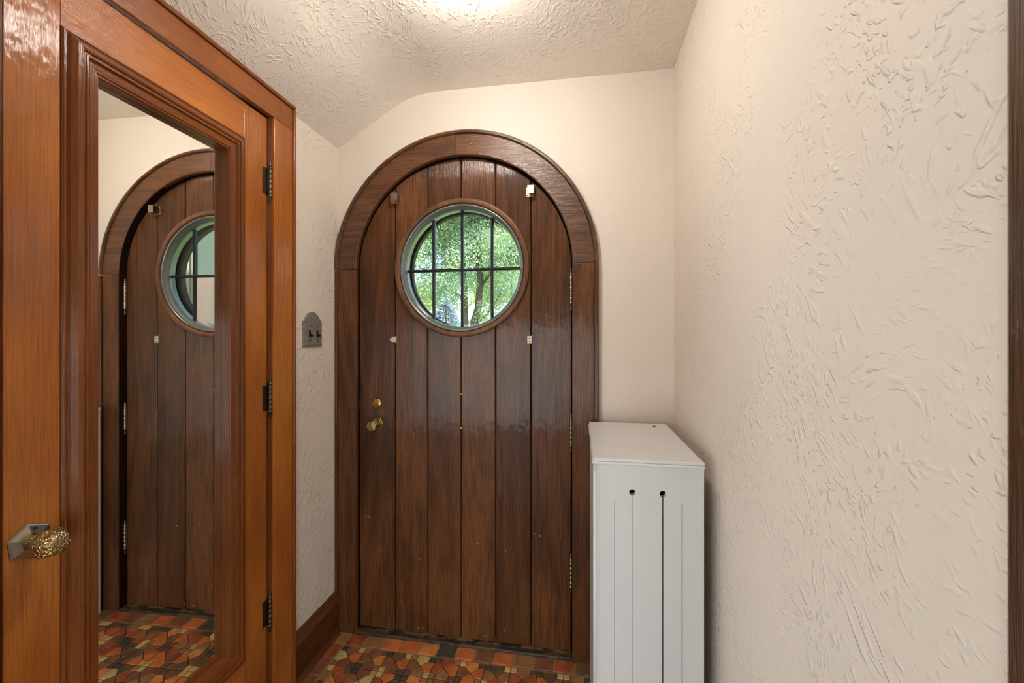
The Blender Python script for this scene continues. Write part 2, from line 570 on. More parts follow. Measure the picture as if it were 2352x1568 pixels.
# ------------------------------------------------------------------ tiled floor
fl = obj('floor', box(XL - 0.7, XR + 0.1, 0.22, 1.80, -0.10, -0.0045), M_grout)
tag(fl, 'terracotta mosaic floor of pentagon and square tiles', 'floor', kind='structure')
FX0, FY1, CELL, SQ = -0.957, 1.553, 0.100, 0.0252
NXC, NYC = 12, 13
rng = random.Random(7)

def prism_mesh(name, pts, h=0.009, bev=0.0022):
    bm = BM()
    n = len(pts)
    cx = sum(p[0] for p in pts) / n; cy = sum(p[1] for p in pts) / n
    def ins(p, d):
        v = Vector((p[0] - cx, p[1] - cy)); l = v.length
        v = v * (1 - d / l)
        return (cx + v.x, cy + v.y)
    a = [bm.verts.new((x, y, -h)) for x, y in pts]
    b = [bm.verts.new((x, y, -0.0012)) for x, y in pts]
    c = [bm.verts.new((*ins(p, bev), 0)) for p in pts]
    bm.faces.new(c)
    for r, s in ((a, b), (b, c)):
        for i in range(n):
            j = (i + 1) % n
            bm.faces.new((r[i], r[j], s[j], s[i]))
    bmesh.ops.recalc_face_normals(bm, faces=bm.faces)
    me = bpy.data.meshes.new(name)
    bm.to_mesh(me); bm.free()
    me.materials.append(None)
    return me

g = 0.0013
hC = CELL / 2
# house-shaped pentagon: base on the cell edge, point at the cell centre
pent = [(-hC + SQ + g, -hC + g), (hC - SQ - g, -hC + g), (hC - SQ - g * 0.6, -hC + SQ - g * 0.2), (0, -g * 1.6), (-hC + SQ + g * 0.6, -hC + SQ - g * 0.2)]
# round the shoulder corners slightly like hand-cut tile
PENT = prism_mesh('pentagon_tile', pent)
sq = SQ / 2 - g
SQM = prism_mesh('square_tile', [(-sq, -sq), (sq, -sq), (sq, sq), (-sq, sq)])
BT = 0.0785
bq = BT / 2 - 0.0035
BORD = prism_mesh('border_tile', [(-bq, -bq), (bq, -bq), (bq, bq), (-bq, bq)], bev=0.004)

def place_tile(name, me, x, y, rot, mat, near):
    if near:
        o = bpy.data.objects.new(name, me)
        COL.objects.link(o)
        o.parent = fl
        o.location = (x, y, 0.0004 * rng.random())
        o.rotation_euler = (rng.uniform(-.004, .004), rng.uniform(-.004, .004), rot + rng.uniform(-.02, .02))
        o.material_slots[0].link = 'OBJECT'
        o.material_slots[0].material = mat
    else:
        far.setdefault(mat.name, []).append((me, x, y, rot))
far = {}
PMATS = [T_ORANGE, T_ORANGE, T_LORANGE, T_RED, T_RED, T_BROWN, T_BROWN, T_UMBER, T_TAN, T_CREAM]
for j in range(NYC):
    for i in range(NXC):
        cx = FX0 + (i + 0.5) * CELL
        cy = FY1 - (j + 0.5) * CELL
        near = cx < 0.06 and cy > 0.98
        for k in range(4):
            place_tile('pentagon_tile', PENT, cx, cy, k * math.pi / 2, rng.choice(PMATS), near)
        dk = (i + j) % 2
        for q, (sx, sy) in enumerate(((-1, -1), (1, -1), (1, 1), (-1, 1))):
            light = (q % 2 == 0) ^ (dk == 1) ^ (sy > 0 and False)
            m = rng.choice([T_BEIGE, T_BEIGE, T_TAN, T_CREAM, T_TAN]) if light else rng.choice([T_DARK, T_UMBER, T_UMBER, T_BROWN])
            place_tile('square_tile', SQM, cx + sx * (hC - SQ / 2), cy + sy * (hC - SQ / 2), 0, m, near)
BM_ = [T_RED, T_RED, T_ORANGE, T_TAN, T_TAN, T_BROWN, T_DARK, T_UMBER, T_ORANGE]
fixed = [T_TAN, T_RED, T_TAN, T_ORANGE, T_ORANGE, T_LORANGE, T_DARK, T_ORANGE, T_BROWN, T_ORANGE, T_TAN, T_BROWN, T_RED]
bx = FX0 - 0.0025 - BT / 2
i = 0
x = bx
while x < XR - 0.02:                                 # row in front of the threshold
    place_tile('border_tile', BORD, x, FY1 + 0.0025 + BT / 2, 0, fixed[i] if i < len(fixed) else rng.choice(BM_), True)
    x += BT; i += 1
y = FY1 + 0.0025 + BT / 2 - BT
i = 0
fl2 = [T_RED, T_BROWN, T_BROWN, T_TAN]
while y > 0.30:                                      # column along the left wall
    place_tile('border_tile', BORD, bx, y, 0, fl2[i] if i < len(fl2) else rng.choice(BM_), y > 0.9)
    place_tile('border_tile', BORD, FX0 + NXC * CELL + 0.0025 + BT / 2, y, 0, rng.choice(BM_), y > 0.9)
    y -= BT; i += 1
# remaining tiles, out of sight under the camera: one joined piece per colour family
vs, fs, mi, mats = [], [], [], []
for mn, lst in far.items():
    mats.append(bpy.data.materials[mn])
    for me, x, y, rot in lst:
        b0 = len(vs)
        c, s = math.cos(rot), math.sin(rot)
        vs += [(c * v.co.x - s * v.co.y + x, s * v.co.x + c * v.co.y + y, v.co.z) for v in me.vertices]
        for p in me.polygons:
            fs.append([b0 + q for q in p.vertices]); mi.append(len(mats) - 1)
me = bpy.data.meshes.new('tile_field')
me.from_pydata(vs, [], fs)
for m in mats: me.materials.append(m)
me.polygons.foreach_set('material_index', mi)
tf = bpy.data.objects.new('tile_field', me)
COL.objects.link(tf); tf.parent = fl; tf['kind'] = 'stuff'
# light mortar bed that shows between the border squares
obj('border_mortar', add_box(box(bx - BT / 2 - 0.004, XR, FY1, FY1 + BT + 0.008, -0.006, -0.0034), bx - BT / 2 - 0.004, bx + BT / 2 + 0.002, 0.3, FY1, -0.006, -0.0034), M_groutl, fl)

# ------------------------------------------------------------------ entrance door
d1 = empty('door_1', (CX, YD, 0.012), 'arched dark oak plank entrance door with a round eight-pane window', 'door', kind='structure')
ZB = 0.013
PX = [CX - RD, -0.7796, -0.6328, -0.487, -0.3397, -0.193, CX + RD]
RH = 0.272
def topz(x): return SZ + math.sqrt(max(RD * RD - (x - CX) ** 2, 0.0))
def arcpts(x0, x1, r, sgn, n=14):
    out = []
    for i in range(n + 1):
        x = x0 + (x1 - x0) * i / n
        out.append((x, SZ + sgn * math.sqrt(max(r * r - (x - CX) ** 2, 0))))
    return out
def arcang(r, a0, a1, n=16):
    return [(CX + r * math.cos(a0 + (a1 - a0) * i / n), SZ + r * math.sin(a0 + (a1 - a0) * i / n)) for i in range(n + 1)]
GAP = 0.0016
for i in range(6):
    x0 = PX[i] + (GAP if i else 0); x1 = PX[i + 1] - (GAP if i < 5 else 0)
    bm = BM()
    if i in (0, 5):
        aL = math.pi - 1e-4 if i == 0 else math.acos((x0 - CX) / RD)
        aR = math.acos((x1 - CX) / RD) if i == 0 else 1e-4
        top = arcang(RD, aR, aL, 14)
        add_poly(bm, [(x0, ZB), (x1, ZB)] + top, 'Y', YD, YD + 0.026, 0.0035)
    elif i in (1, 4):
        top = arcpts(x1, x0, RD, 1)
        xi = x1 if i == 1 else x0
        th = math.acos((xi - CX) / RH)
        if i == 1:
            hole = arcang(RH, 2 * math.pi - th, th, 22)          # round the left side
            P = [(x0, ZB), (x1, ZB)] + hole + top
        else:
            hole = arcang(RH, th, -th, 22)                        # round the right side
            P = [(x0, ZB), (x1, ZB)] + top + hole
        add_poly(bm, P, 'Y', YD, YD + 0.026, 0.0035)
    else:
        add_poly(bm, [(x0, ZB), (x1, ZB)] + arcpts(x1, x0, RH, -1), 'Y', YD, YD + 0.026, 0.0035)
        add_poly(bm, arcpts(x0, x1, RH, 1) + arcpts(x1, x0, RD, 1), 'Y', YD, YD + 0.026, 0.0035)
    obj('plank', bm, M_oak, d1)
# backing board behind the planks, with the round hole
bm = BM()
oc = [(CX - RD + 0.002, ZB + 0.002), (CX + RD - 0.002, ZB + 0.002)] + arcang(RD - 0.002, 0, math.pi, 48)
n_ = 64
ring_in = [(CX + RH * math.cos(2 * math.pi * k / n_), SZ + RH * math.sin(2 * math.pi * k / n_)) for k in range(n_)]
def holed(bm, outer, inner, y0, y1):
    """Outline with one round hole, extruded along Y."""
    fr, bk = [], []
    for y, store in ((y0, fr), (y1, bk)):
        ov = [bm.verts.new((x, y, z)) for x, z in outer]
        iv = [bm.verts.new((x, y, z)) for x, z in inner]
        es = [bm.edges.new((ov[k], ov[(k + 1) % len(ov)])) for k in range(len(ov))]
        es += [bm.edges.new((iv[k], iv[(k + 1) % len(iv)])) for k in range(len(iv))]
        bmesh.ops.triangle_fill(bm, use_beauty=True, use_dissolve=False, edges=es)
        store += [ov, iv]
    for a, b in ((fr[0], bk[0]), (fr[1], bk[1])):
        n = len(a)
        for k in range(n):
            j = (k + 1) % n
            bm.faces.new((a[k], a[j], b[j], b[k]))
    return bm
holed(bm, oc, ring_in, YD + 0.0262, YD + 0.050)
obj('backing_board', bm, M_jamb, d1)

# round window: oak ring, glazing ring, muntins, panes
TAU = 2 * math.pi
WR = 0.2885
prf = [(WR, YD - 0.001), (WR, YD - 0.011), (WR - 0.004, YD - 0.016), (WR - 0.018, YD - 0.016), (WR - 0.022, YD - 0.012), (WR - 0.0235, YD + 0.05), (WR - 0.01, YD + 0.05), (WR - 0.01, YD - 0.001)]
wr_ = obj('window_ring', add_arc_sweep(BM(), CX, SZ, prf, 0, TAU, 96, closed=True), M_oakring, d1, True)
prf = [(0.2645, YD - 0.007), (0.2620, YD - 0.0105), (0.2580, YD - 0.0105), (0.2555, YD - 0.006), (0.2545, YD + 0.002), (0.2500, YD + 0.004), (0.2455, YD + 0.020), (0.2455, YD + 0.045), (0.2645, YD + 0.045)]
gr_ = obj('glazing_ring', add_arc_sweep(BM(), CX, SZ, prf, 0, TAU, 96, closed=True), M_glzring, d1, True)
YG = YD + 0.030
RG = 0.2462
MX = [CX - 0.128, CX - 0.002, CX + 0.127]
MZ = SZ - 0.004
for mx in MX:
    hh = math.sqrt(RG ** 2 - (mx - CX) ** 2)
    bm = add_poly(BM(), [(mx - 0.0055, SZ - hh), (mx + 0.0055, SZ - hh), (mx + 0.0055, SZ + hh), (mx - 0.0055, SZ + hh)], 'Y', YG - 0.009, YG + 0.010, 0.003)
    obj('muntin', bm, M_muntin, d1)
hh = math.sqrt(RG ** 2 - (MZ - SZ) ** 2)
obj('muntin', add_poly(BM(), [(CX - hh, MZ - 0.0055), (CX + hh, MZ - 0.0055), (CX + hh, MZ + 0.0055), (CX - hh, MZ + 0.0055)], 'Y', YG - 0.0085, YG + 0.0095, 0.003), M_muntin, d1)
xs = [CX - RG] + MX + [CX + RG]
for c in range(4):
    for s in (-1, 1):
        x0, x1 = xs[c], xs[c + 1]
        n = 12
        P = [(x0 + (x1 - x0) * k / n, MZ) for k in (0, n)]
        arc = []
        for k in range(n + 1):
            x = x1 + (x0 - x1) * k / n
            arc.append((x, SZ + s * math.sqrt(max(RG ** 2 - (x - CX) ** 2, 0.00003))))
        pts = P + arc
        bm = BM()
        vv = [bm.verts.new((x, YG, z)) for x, z in pts]
        bm.faces.new(vv)
        bmesh.ops.remove_doubles(bm, verts=bm.verts, dist=1e-5)
        obj('pane', bm, M_glass, d1)

# hinges
def hinge_pts(L):
    b = L * 0.60 / 2
    r = 0.0068
    p = [(0.0, -L / 2), (0.0042, -L / 2 + 0.002), (0.0030, -L / 2 + 0.008), (0.0042, -b - 0.009), (0.0078, -b - 0.007), (0.0078, -b - 0.002), (0.0058, -b - 0.001)]
    for k in range(5):
        a0 = -b + 2 * b * k / 5; a1 = -b + 2 * b * (k + 1) / 5
        p += [(r, a0 + 0.0004), (r, a1 - 0.0010), (r * 0.86, a1 - 0.0005)]
    p += [(0.0058, b + 0.001), (0.0078, b + 0.002), (0.0078, b + 0.007), (0.0042, b + 0.009), (0.0050, b + 0.015), (0.0030, L / 2 - 0.008), (0.0042, L / 2 - 0.004), (0.0, L / 2)]
    return p
for zt, zb in ((0.276, 0.106), (-0.303, -0.456), (-0.859, -1.016)):
    L = zt - zb
    zc = H + (zt + zb) / 2
    hg = obj('hinge', add_lathe(BM(), hinge_pts(L), 14, Matrix.Translation((-0.0315, YD - 0.006, zc))), M_nickel, d1, True)
    obj('hinge_leaf', box(-0.034, -0.0305, YD - 0.002, YD + 0.030, zc - L * 0.3, zc + L * 0.3), M_iron, hg)

# knob with hexagonal rosette, deadbolt
RY = Matrix.Rotation(R(90), 4, 'X')           # local +Z -> -Y (into the room)
def face(x, z, y=YD): return Matrix.Translation((x, y, z)) @ RY
kx, kz = -0.8578, H - 0.3713
kn = obj('door_knob', add_lathe(BM(), [(0.011, 0.004), (0.010, 0.018), (0.012, 0.022), (0.027, 0.034), (0.029, 0.044), (0.022, 0.058), (0.006, 0.060), (0.0, 0.060)], 6, face(kx, kz), phase=R(14)), M_oldbrass, d1)
obj('rosette', add_lathe(BM(), [(0.0275, 0.0), (0.0275, 0.004), (0.0245, 0.0052), (0.020, 0.0035), (0.017, 0.007), (0.0, 0.0072)], 6, face(kx, kz), phase=R(0)), M_oldbrass, kn)
db = obj('deadbolt', add_lathe(BM(), [(0.0225, 0), (0.0225, 0.003), (0.019, 0.0075), (0.011, 0.009), (0.0, 0.009)], 24, face(-0.8613, H - 0.285)), M_brass, d1, True)
bm = BM()
add_box(bm, -0.017, 0.017, -0.0055, 0.0055, 0.008, 0.018, 0.003)
bmesh.ops.transform(bm, matrix=face(-0.8613, H - 0.285) @ Matrix.Rotation(R(12), 4, 'Z'), verts=bm.verts)
obj('thumb_turn', bm, M_brass, db)
# spring catches near the top: small metal brackets
def catch(x, z, flip):
    bm = BM()
    add_box(bm, x - 0.016, x + 0.016, YD - 0.003, YD, z - 0.020, z + 0.020, 0.001)
    c = obj('window_catch', bm, M_oldbrass, d1)
    bm = BM()
    s = 1 if flip else -1
    add_box(bm, x + s * 0.006 - 0.013, x + s * 0.006 + 0.013, YD - 0.030, YD - 0.0275, z - 0.016, z + 0.018, 0.0008)
    add_box(bm, x + s * 0.006 - 0.013, x + s * 0.006 + 0.013, YD - 0.028, YD - 0.003, z + 0.0155, z + 0.018, 0.0008)
    add_box(bm, x + s * 0.019 - 0.0012, x + s * 0.019 + 0.0012, YD - 0.028, YD - 0.003, z - 0.016, z + 0.018, 0.0005)
    obj('catch_box', bm, M_nickel, c)
    bm = BM()
    for dz in (-0.014, 0.010):
        add_lathe(bm, [(0.0036, 0.003), (0.0030, 0.0048), (0, 0.005)], 10, face(x - s * 0.011, z + dz))
    obj('catch_screw', bm, M_brass, c)
catch(-0.779, H + 0.592, True)
catch(-0.1975, H + 0.589, True)
# lower stops: a pointed and a square ivory plate
z = H - 0.010
obj('lower_stop', add_poly(BM(), [(-0.772, z - 0.014), (-0.772, z + 0.014), (-0.785, z + 0.013), (-0.797, z + 0.006), (-0.801, z), (-0.797, z - 0.006), (-0.785, z - 0.013)], 'Y', YD - 0.008, YD, 0.002), M_ivory, d1, label='pointed ivory metal stop')
st = obj('lower_stop', add_poly(BM(), [(-0.208, z - 0.016), (-0.188, z - 0.016), (-0.188, z + 0.016), (-0.208, z + 0.016)], 'Y', YD - 0.009, YD, 0.002), M_ivory, d1, label='square ivory metal stop')
for dz in (-0.008, 0.006):
    obj('stop_screw', add_lathe(BM(), [(0.0028, 0.009), (0.002, 0.0098), (0, 0.0099)], 8, face(-0.1985, z + dz)), M_iron, st)
for zz in (-0.2385, -0.379):
    sc_ = obj('brass_screw', add_lathe(BM(), [(0.0058, -0.001), (0.0055, 0.0012), (0.003, 0.0026), (0, 0.003)], 14, face(-0.4872, H + zz)), M_brass, d1, True)
    obj('screw_slot', box(-0.4917, -0.4827, YD - 0.0036, YD - 0.0028, H + zz - 0.0007, H + zz + 0.0007), M_slot, sc_)
obj('keeper_plate', box(CX - RD - 0.0032, CX - RD - 0.0006, YD - 0.004, YD + 0.022, H - 0.318, H - 0.272), M_copper, d1)
# paint flecks left by a removed plate, and lint on the planks
bm = BM()
r2 = random.Random(3)
for u, v in ((0.002, 0.008), (0.008, 0.014), (0.016, 0.0145), (0.021, 0.014), (0.026, 0.013), (0.028, 0.010), (0.003, 0.001), (0.005, -0.010), (0.029, -0.010)):
    add_box(bm, -0.9235 + u - 0.0010, -0.9235 + u + 0.0010, YD - 0.0006, YD + 0.0004, H - 0.790 + v - 0.0011, H - 0.790 + v + 0.0011)
for k in range(24):
    x = r2.uniform(CX - RD + 0.02, CX + RD - 0.02); zz = 0.03 + 0.45 * r2.random() ** 1.6
    w = r2.uniform(0.0005, 0.0011); hh = r2.uniform(0.0006, 0.0026)
    add_box(bm, x - w, x + w, YD - 0.0006, YD + 0.0004, zz - hh, zz + hh)
obj('paint_flecks', bm, M_ivory, d1, kind='stuff', label='small pale flecks of paint and lint')

# ------------------------------------------------------------------ casing of the entrance door
t1 = empty('trim_1', (CX, YC, 0), 'dark oak casing with raised outer edge around the arched door', 'door casing', kind='structure')
RI, RU, RB = 0.4575, 0.542, 0.559
XMIN = XL + 0.001
ccx = CX + 0.003
for a0, a1, nm in ((math.pi / 2 + 0.032, math.pi - 0.006, 'L'), (0.006, math.pi / 2 + 0.030, 'R')):
    prf = [(RI, YW - 0.0005), (RI, YC + 0.003), (RI + 0.003, YC), (RU - 0.001, YC), (RU - 0.001, YW - 0.0005)]
    obj('arch_board', add_arc_sweep(BM(), ccx, SZ, prf, a0, a1, 40, XMIN), M_oakx, t1)
    prf = [(RU, YW - 0.0005), (RU, YC - 0.002), (RU + 0.004, YC - 0.008), (RB - 0.005, YC - 0.008), (RB, YC - 0.003), (RB, YW - 0.0005)]
    obj('arch_back_band', add_arc_sweep(BM(), ccx, SZ, prf, a0, a1, 40, XMIN), M_oakx, t1)
for s in (-1, 1):
    xi, xo = ccx + s * RI, ccx + s * (RU - 0.001)
    xa, xb = ccx + s * RU, ccx + s * RB
    if s < 0: xb = max(xb, XMIN)
    obj('casing_leg', box(min(xi, xo), max(xi, xo), YC, YW - 0.0005, 0.0, SZ - 0.0006, 0.002), M_oak, t1)
    obj('leg_back_band', box(min(xa, xb), max(xa, xb), YC - 0.008, YW - 0.0005, 0.0, SZ - 0.0006, 0.004, 3), M_oak, t1)
# jamb lining with a stop behind the door
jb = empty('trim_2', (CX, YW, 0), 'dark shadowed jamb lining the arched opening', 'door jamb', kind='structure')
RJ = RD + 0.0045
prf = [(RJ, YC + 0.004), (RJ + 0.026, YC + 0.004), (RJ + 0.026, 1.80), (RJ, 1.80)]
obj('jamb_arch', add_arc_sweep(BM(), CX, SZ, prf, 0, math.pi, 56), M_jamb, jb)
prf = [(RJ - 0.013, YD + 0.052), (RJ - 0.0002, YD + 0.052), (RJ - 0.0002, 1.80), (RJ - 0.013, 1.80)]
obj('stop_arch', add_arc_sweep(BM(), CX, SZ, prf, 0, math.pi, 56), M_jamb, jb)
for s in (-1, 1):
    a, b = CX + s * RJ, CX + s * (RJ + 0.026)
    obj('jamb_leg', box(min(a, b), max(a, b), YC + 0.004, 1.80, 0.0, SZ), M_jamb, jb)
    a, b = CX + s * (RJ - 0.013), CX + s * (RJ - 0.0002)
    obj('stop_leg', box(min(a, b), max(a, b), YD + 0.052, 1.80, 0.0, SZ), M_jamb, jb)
# threshold
th = obj('threshold', BM(), M_thresh)
bm = BM()
add_poly(bm, [(-0.014, 0.0), (-0.014, 0.006), (-0.009, 0.0095), (0.03, 0.0115), (0.16, 0.0115), (0.16, 0.0)], 'X', -0.455, 0.455)
bm.to_mesh(th.data); bm.free()
th.location = (CX, 1.632, 0.0003)
tag(th, 'worn black threshold strip under the arched door', 'threshold')

# ------------------------------------------------------------------ mirrored closet door in the left wall
HX, HY = -1.040, 1.2305
d2 = empty('door_2', (HX, HY, 0.006), 'glossy reddish brown closet door with a long mirror', 'door', kind='structure')
F = -1.040
KY = 0.580
MYa, MYb, MZa, MZb = 0.6645, 1.1322, -1.018 + H, 0.627 + H     # outer edge of the mirror moulding
ZT, ZBt = 0.7385 + H, 0.010
obj('stile', box(F - 0.038, F, KY, MYa, ZBt, ZT, 0.0015), M_cherry, d2)
obj('stile', box(F - 0.038, F, MYb, HY - 0.0015, ZBt, ZT, 0.0015), M_cherry, d2)
obj('top_rail', box(F - 0.038, F - 0.0002, MYa, MYb, MZb, ZT, 0.0008), M_cherryy, d2)
obj('bottom_rail', box(F - 0.038, F - 0.0002, MYa, MYb, ZBt, MZa, 0.0008), M_cherryy, d2)
MP = [(0.000, -0.019), (0.000, 0.002), (0.0025, 0.0055), (0.005, 0.0055), (0.0068, 0.003), (0.008, 0.003), (0.011, 0.009), (0.019, 0.0165), (0.026, 0.0185), (0.0295, 0.0165), (0.0305, 0.0125), (0.0335, 0.0125), (0.0350, 0.0150), (0.0385, 0.0150), (0.0400, 0.0100), (0.0415, 0.0085), (0.0440, 0.0100), (0.0580, 0.0075), (0.0610, 0.0040), (0.0635, 0.0040), (0.0650, 0.0010), (0.0650, -0.019)]
cs = [(MYa, MZa), (MYb, MZa), (MYb, MZb), (MYa, MZb)]
inw = [(1, 1), (-1, 1), (-1, -1), (1, -1)]
for k in range(4):
    bm = BM()
    rings = []
    for q in (k, (k + 1) % 4):
        rings.append([bm.verts.new((F + h, cs[q][0] + inw[q][0] * w, cs[q][1] + inw[q][1] * w)) for w, h in MP])
    n = len(MP)
    for i in range(n):
        j = (i + 1) % n
        bm.faces.new((rings[0][i], rings[0][j], rings[1][j], rings[1][i]))
    bm.faces.new(rings[0]); bm.faces.new(rings[1][::-1])
    obj('mirror_moulding', bm, M_mould if k in (1, 3) else M_mouldy, d2)
obj('mirror', box(F - 0.027, F - 0.020, MYa + 0.062, MYb - 0.062, MZa + 0.062, MZb - 0.062), M_mirror, d2, label='tall mirror glass')
# knob
RX = Matrix.Rotation(R(90), 4, 'Y')           # local +Z -> +X
def side(y, z, x=F): return Matrix.Translation((x, y, z)) @ RX
ky, kz = 0.6170, H - 0.3860
kn = obj('door_knob', add_lathe(BM(), [(0.011, 0.006), (0.0105, 0.020), (0.013, 0.024), (0.0245, 0.034), (0.0285, 0.046), (0.0275, 0.052), (0.023, 0.066), (0.018, 0.070), (0.006, 0.0715), (0.0, 0.0715)], 6, side(ky, kz), phase=R(20)), M_hambrass, d2)
bmesh_mod = kn.modifiers.new('bevel', 'BEVEL'); bmesh_mod.width = 0.003; bmesh_mod.segments = 2
rs = obj('rosette', add_lathe(BM(), [(0.0350, 0.0), (0.0350, 0.0022), (0.0315, 0.0045), (0.0175, 0.0090), (0.0145, 0.0090), (0.0, 0.0088)], 6, side(ky, kz), phase=R(8)), M_rosette, kn)
obj('rosette_screw', add_lathe(BM(), [(0.0034, 0.004), (0.003, 0.0082), (0, 0.0084)], 10, side(ky + 0.004, kz + 0.0235)), M_iron, rs if False else kn)
for zt, zb in ((0.597, 0.453), (-0.133, -0.274), (-0.856, -0.996)):
    L = zt - zb
    zc = H + (zt + zb) / 2
    hg = obj('hinge', add_lathe(BM(), hinge_pts(L), 14, Matrix.Translation((F + 0.0085, HY + 0.0025, zc))), M_iron, d2, True)
    obj('hinge_leaf', box(F - 0.001, F + 0.0026, HY - 0.022, HY - 0.0022, zc - L * 0.3, zc + L * 0.3), M_iron, hg)
d2.rotation_euler = (0, 0, R(1.15))

# casing of the mirrored door
CF = XL + 0.020
t3 = empty('trim_3', (XL, 0.9, 0), 'reddish brown casing with raised outer edge around the mirrored door', 'door casing', kind='structure')
CI0, CI1, CO = 0.5725, 1.2365, 1.3390
CT, CTO = 0.7435 + H, 0.834 + H
BB = 0.014
obj('casing_leg', box(XL + 0.0003, CF, CI1, CO - BB, 0, CT, 0.002), M_cherry, t3)
obj('leg_back_band', box(XL + 0.0003, CF + 0.007, CO - BB + 0.0005, CO, 0, CTO - BB, 0.0035, 3), M_mould, t3)
obj('casing_leg', box(XL + 0.0003, CF, CI0 - 0.085, CI0, 0, CT, 0.002), M_cherry, t3)
obj('casing_head', box(XL + 0.0003, CF, CI0 - 0.085, CO - BB, CT + 0.0004, CTO - BB, 0.002), M_mouldy, t3)
obj('head_back_band', box(XL + 0.0003, CF + 0.007, CI0 - 0.085, CO, CTO - BB + 0.0004, CTO, 0.0035, 3), M_mouldy, t3)
obj('leg_back_band', box(XL + 0.0003, CF + 0.007, CI0 - 0.099, CI0 - 0.0855, 0, CTO, 0.0035, 3), M_mould, t3)
jm = empty('trim_4', (XL, 0.9, 0), 'reddish brown jamb lining behind the mirrored door', 'door jamb', kind='structure')
obj('jamb_leg', box(XL - 0.12, XL + 0.012, CI1 - 0.0015, DY1 - 0.0005, 0, DZT - 0.001), M_mould, jm)
obj('jamb_leg', box(XL - 0.12, XL + 0.012, DY0 + 0.0005, CI0 - 0.001, 0, DZT - 0.001), M_mould, jm)
obj('jamb_head', box(XL - 0.12, XL + 0.012, CI0 - 0.0008, CI1 - 0.0018, CT + 0.0015, DZT - 0.001), M_jamb, jm)

# ------------------------------------------------------------------ baseboards
b1 = empty('baseboard_left', (XL, 1.48, 0), 'dark wood baseboard below the light switch', 'baseboard', kind='structure')
obj('board', box(XL + 0.0004, XL + 0.018, CO + 0.0005, YC - 0.010, 0, 0.138), M_base, b1)
bm = add_poly(BM(), [(0.0004, 0.138), (0.026, 0.138), (0.028, 0.142), (0.027, 0.147), (0.021, 0.152), (0.014, 0.162), (0.010, 0.173), (0.006, 0.176), (0.0004, 0.176)], 'Y', CO + 0.0005, YC - 0.010)
bmesh.ops.translate(bm, verts=bm.verts, vec=(XL, 0, 0))
obj('cap_moulding', bm, M_base, b1)
bm = add_poly(BM(), [(0.0182, 0.0004), (0.031, 0.0004), (0.031, 0.006), (0.028, 0.012), (0.024, 0.016), (0.0182, 0.018)], 'Y', CO + 0.0005, YC - 0.010)
bmesh.ops.translate(bm, verts=bm.verts, vec=(XL, 0, 0))
obj('shoe_moulding', bm, M_base, b1)
b2 = empty('baseboard_right', (XR, 1.0, 0), 'dark wood baseboard along the right wall, hidden behind the white cabinet', 'baseboard', kind='structure')
obj('board', box(XR - 0.016, XR - 0.0004, 0.50, YW - 0.001, 0, 0.138), M_base, b2)
bm = add_poly(BM(), [(-0.0004, 0.138), (-0.020, 0.138), (-0.020, 0.146), (-0.012, 0.160), (-0.006, 0.174), (-0.0004, 0.176)], 'Y', 0.50, YW - 0.001)
bmesh.ops.translate(bm, verts=bm.verts, vec=(XR, 0, 0))
obj('cap_moulding', bm, M_base, b2)

# ------------------------------------------------------------------ light switch
swy, swz = 1.4600, H + 0.0150
sw = empty('light_switch', (XL, swy, swz), 'arched hammered pewter plate with two toggle switches', 'light switch')
hw = 0.0575
def plate(hw, hb, ht, ra, n=14):
    P = [(-hw, -hb), (hw, -hb), (hw, ht)]
    ca = ra
    P += [(ca + 0.006, ht), (ca, ht + 0.006)]
    cz0 = ht + 0.006
    rise = 0.030
    P += [(ca * math.cos(a), cz0 + rise * math.sin(a)) for a in [math.pi * k / n for k in range(1, n)]]
    P += [(-ca, ht + 0.006), (-ca - 0.006, ht), (-hw, ht)]
    return P
def sp(pts, d0, d1, bev):
    return add_poly(BM(), [(swy + a, swz + b) for a, b in pts], 'X', XL + d1, XL + d0, bev)
obj('plate_edge', sp(plate(hw, 0.052, 0.048, 0.042), 0.0002, 0.0075, 0.0035), M_pewter, sw)
obj('plate', sp(plate(hw - 0.006, 0.046, 0.043, 0.036), 0.0076, 0.0088, 0.0010), M_pewter, sw)
for dy in (-0.023, 0.023):
    tg = obj('toggle', box(XL + 0.0089, XL + 0.0094, swy + dy - 0.0052, swy + dy + 0.0052, swz - 0.013, swz + 0.013), M_slot, sw)
    bm = BM()
    add_box(bm, 0, 0.016, -0.0042, 0.0042, -0.0045, 0.0045, 0.0018)
    bmesh.ops.transform(bm, matrix=Matrix.Translation((XL + 0.008, swy + dy, swz - 0.003)) @ Matrix.Rotation(R(26), 4, 'Y'), verts=bm.verts)
    obj('lever', bm, M_slot, tg)
    for dz in (-0.030, 0.030):
        obj('plate_screw', add_lathe(BM(), [(0.0036, 0.0086), (0.0030, 0.0102), (0, 0.0104)], 10, Matrix.Translation((XL, swy + dy, swz + dz)) @ RX), M_iron, sw, True)

# ------------------------------------------------------------------ white slotted cabinet in the corner
BX0, BX1, BY0, BY1, BZ = 0.0405, 0.3165, 1.117, 1.596, 0.946
cb = empty('slotted_cabinet', ((BX0 + BX1) / 2, (BY0 + BY1) / 2, 0), 'tall narrow white painted wooden cabinet with slits and two round holes', 'cabinet')
FT = 0.016
def panel_with_slots():
    bm = BM()
    zt, zb = BZ - 0.016, 0.002
    cols = [(0.0924, 0.0004, 0.835), (0.1384, 0.0003, 0.853), (0.2154, 0.0016, 0.838), (0.2630, 0.0011, 0.835)]
    xs_ = [BX0]
    for x, w, top in cols: xs_ += [x - w, x + w]
    xs_.append(BX1)
    for k in range(0, len(xs_), 2):                     # strips between the slits
        add_box(bm, xs_[k], xs_[k + 1], BY0, BY0 + FT, zb, 0.80)
    return bm, cols, zt, zb
bm, cols, zt, zb = panel_with_slots()
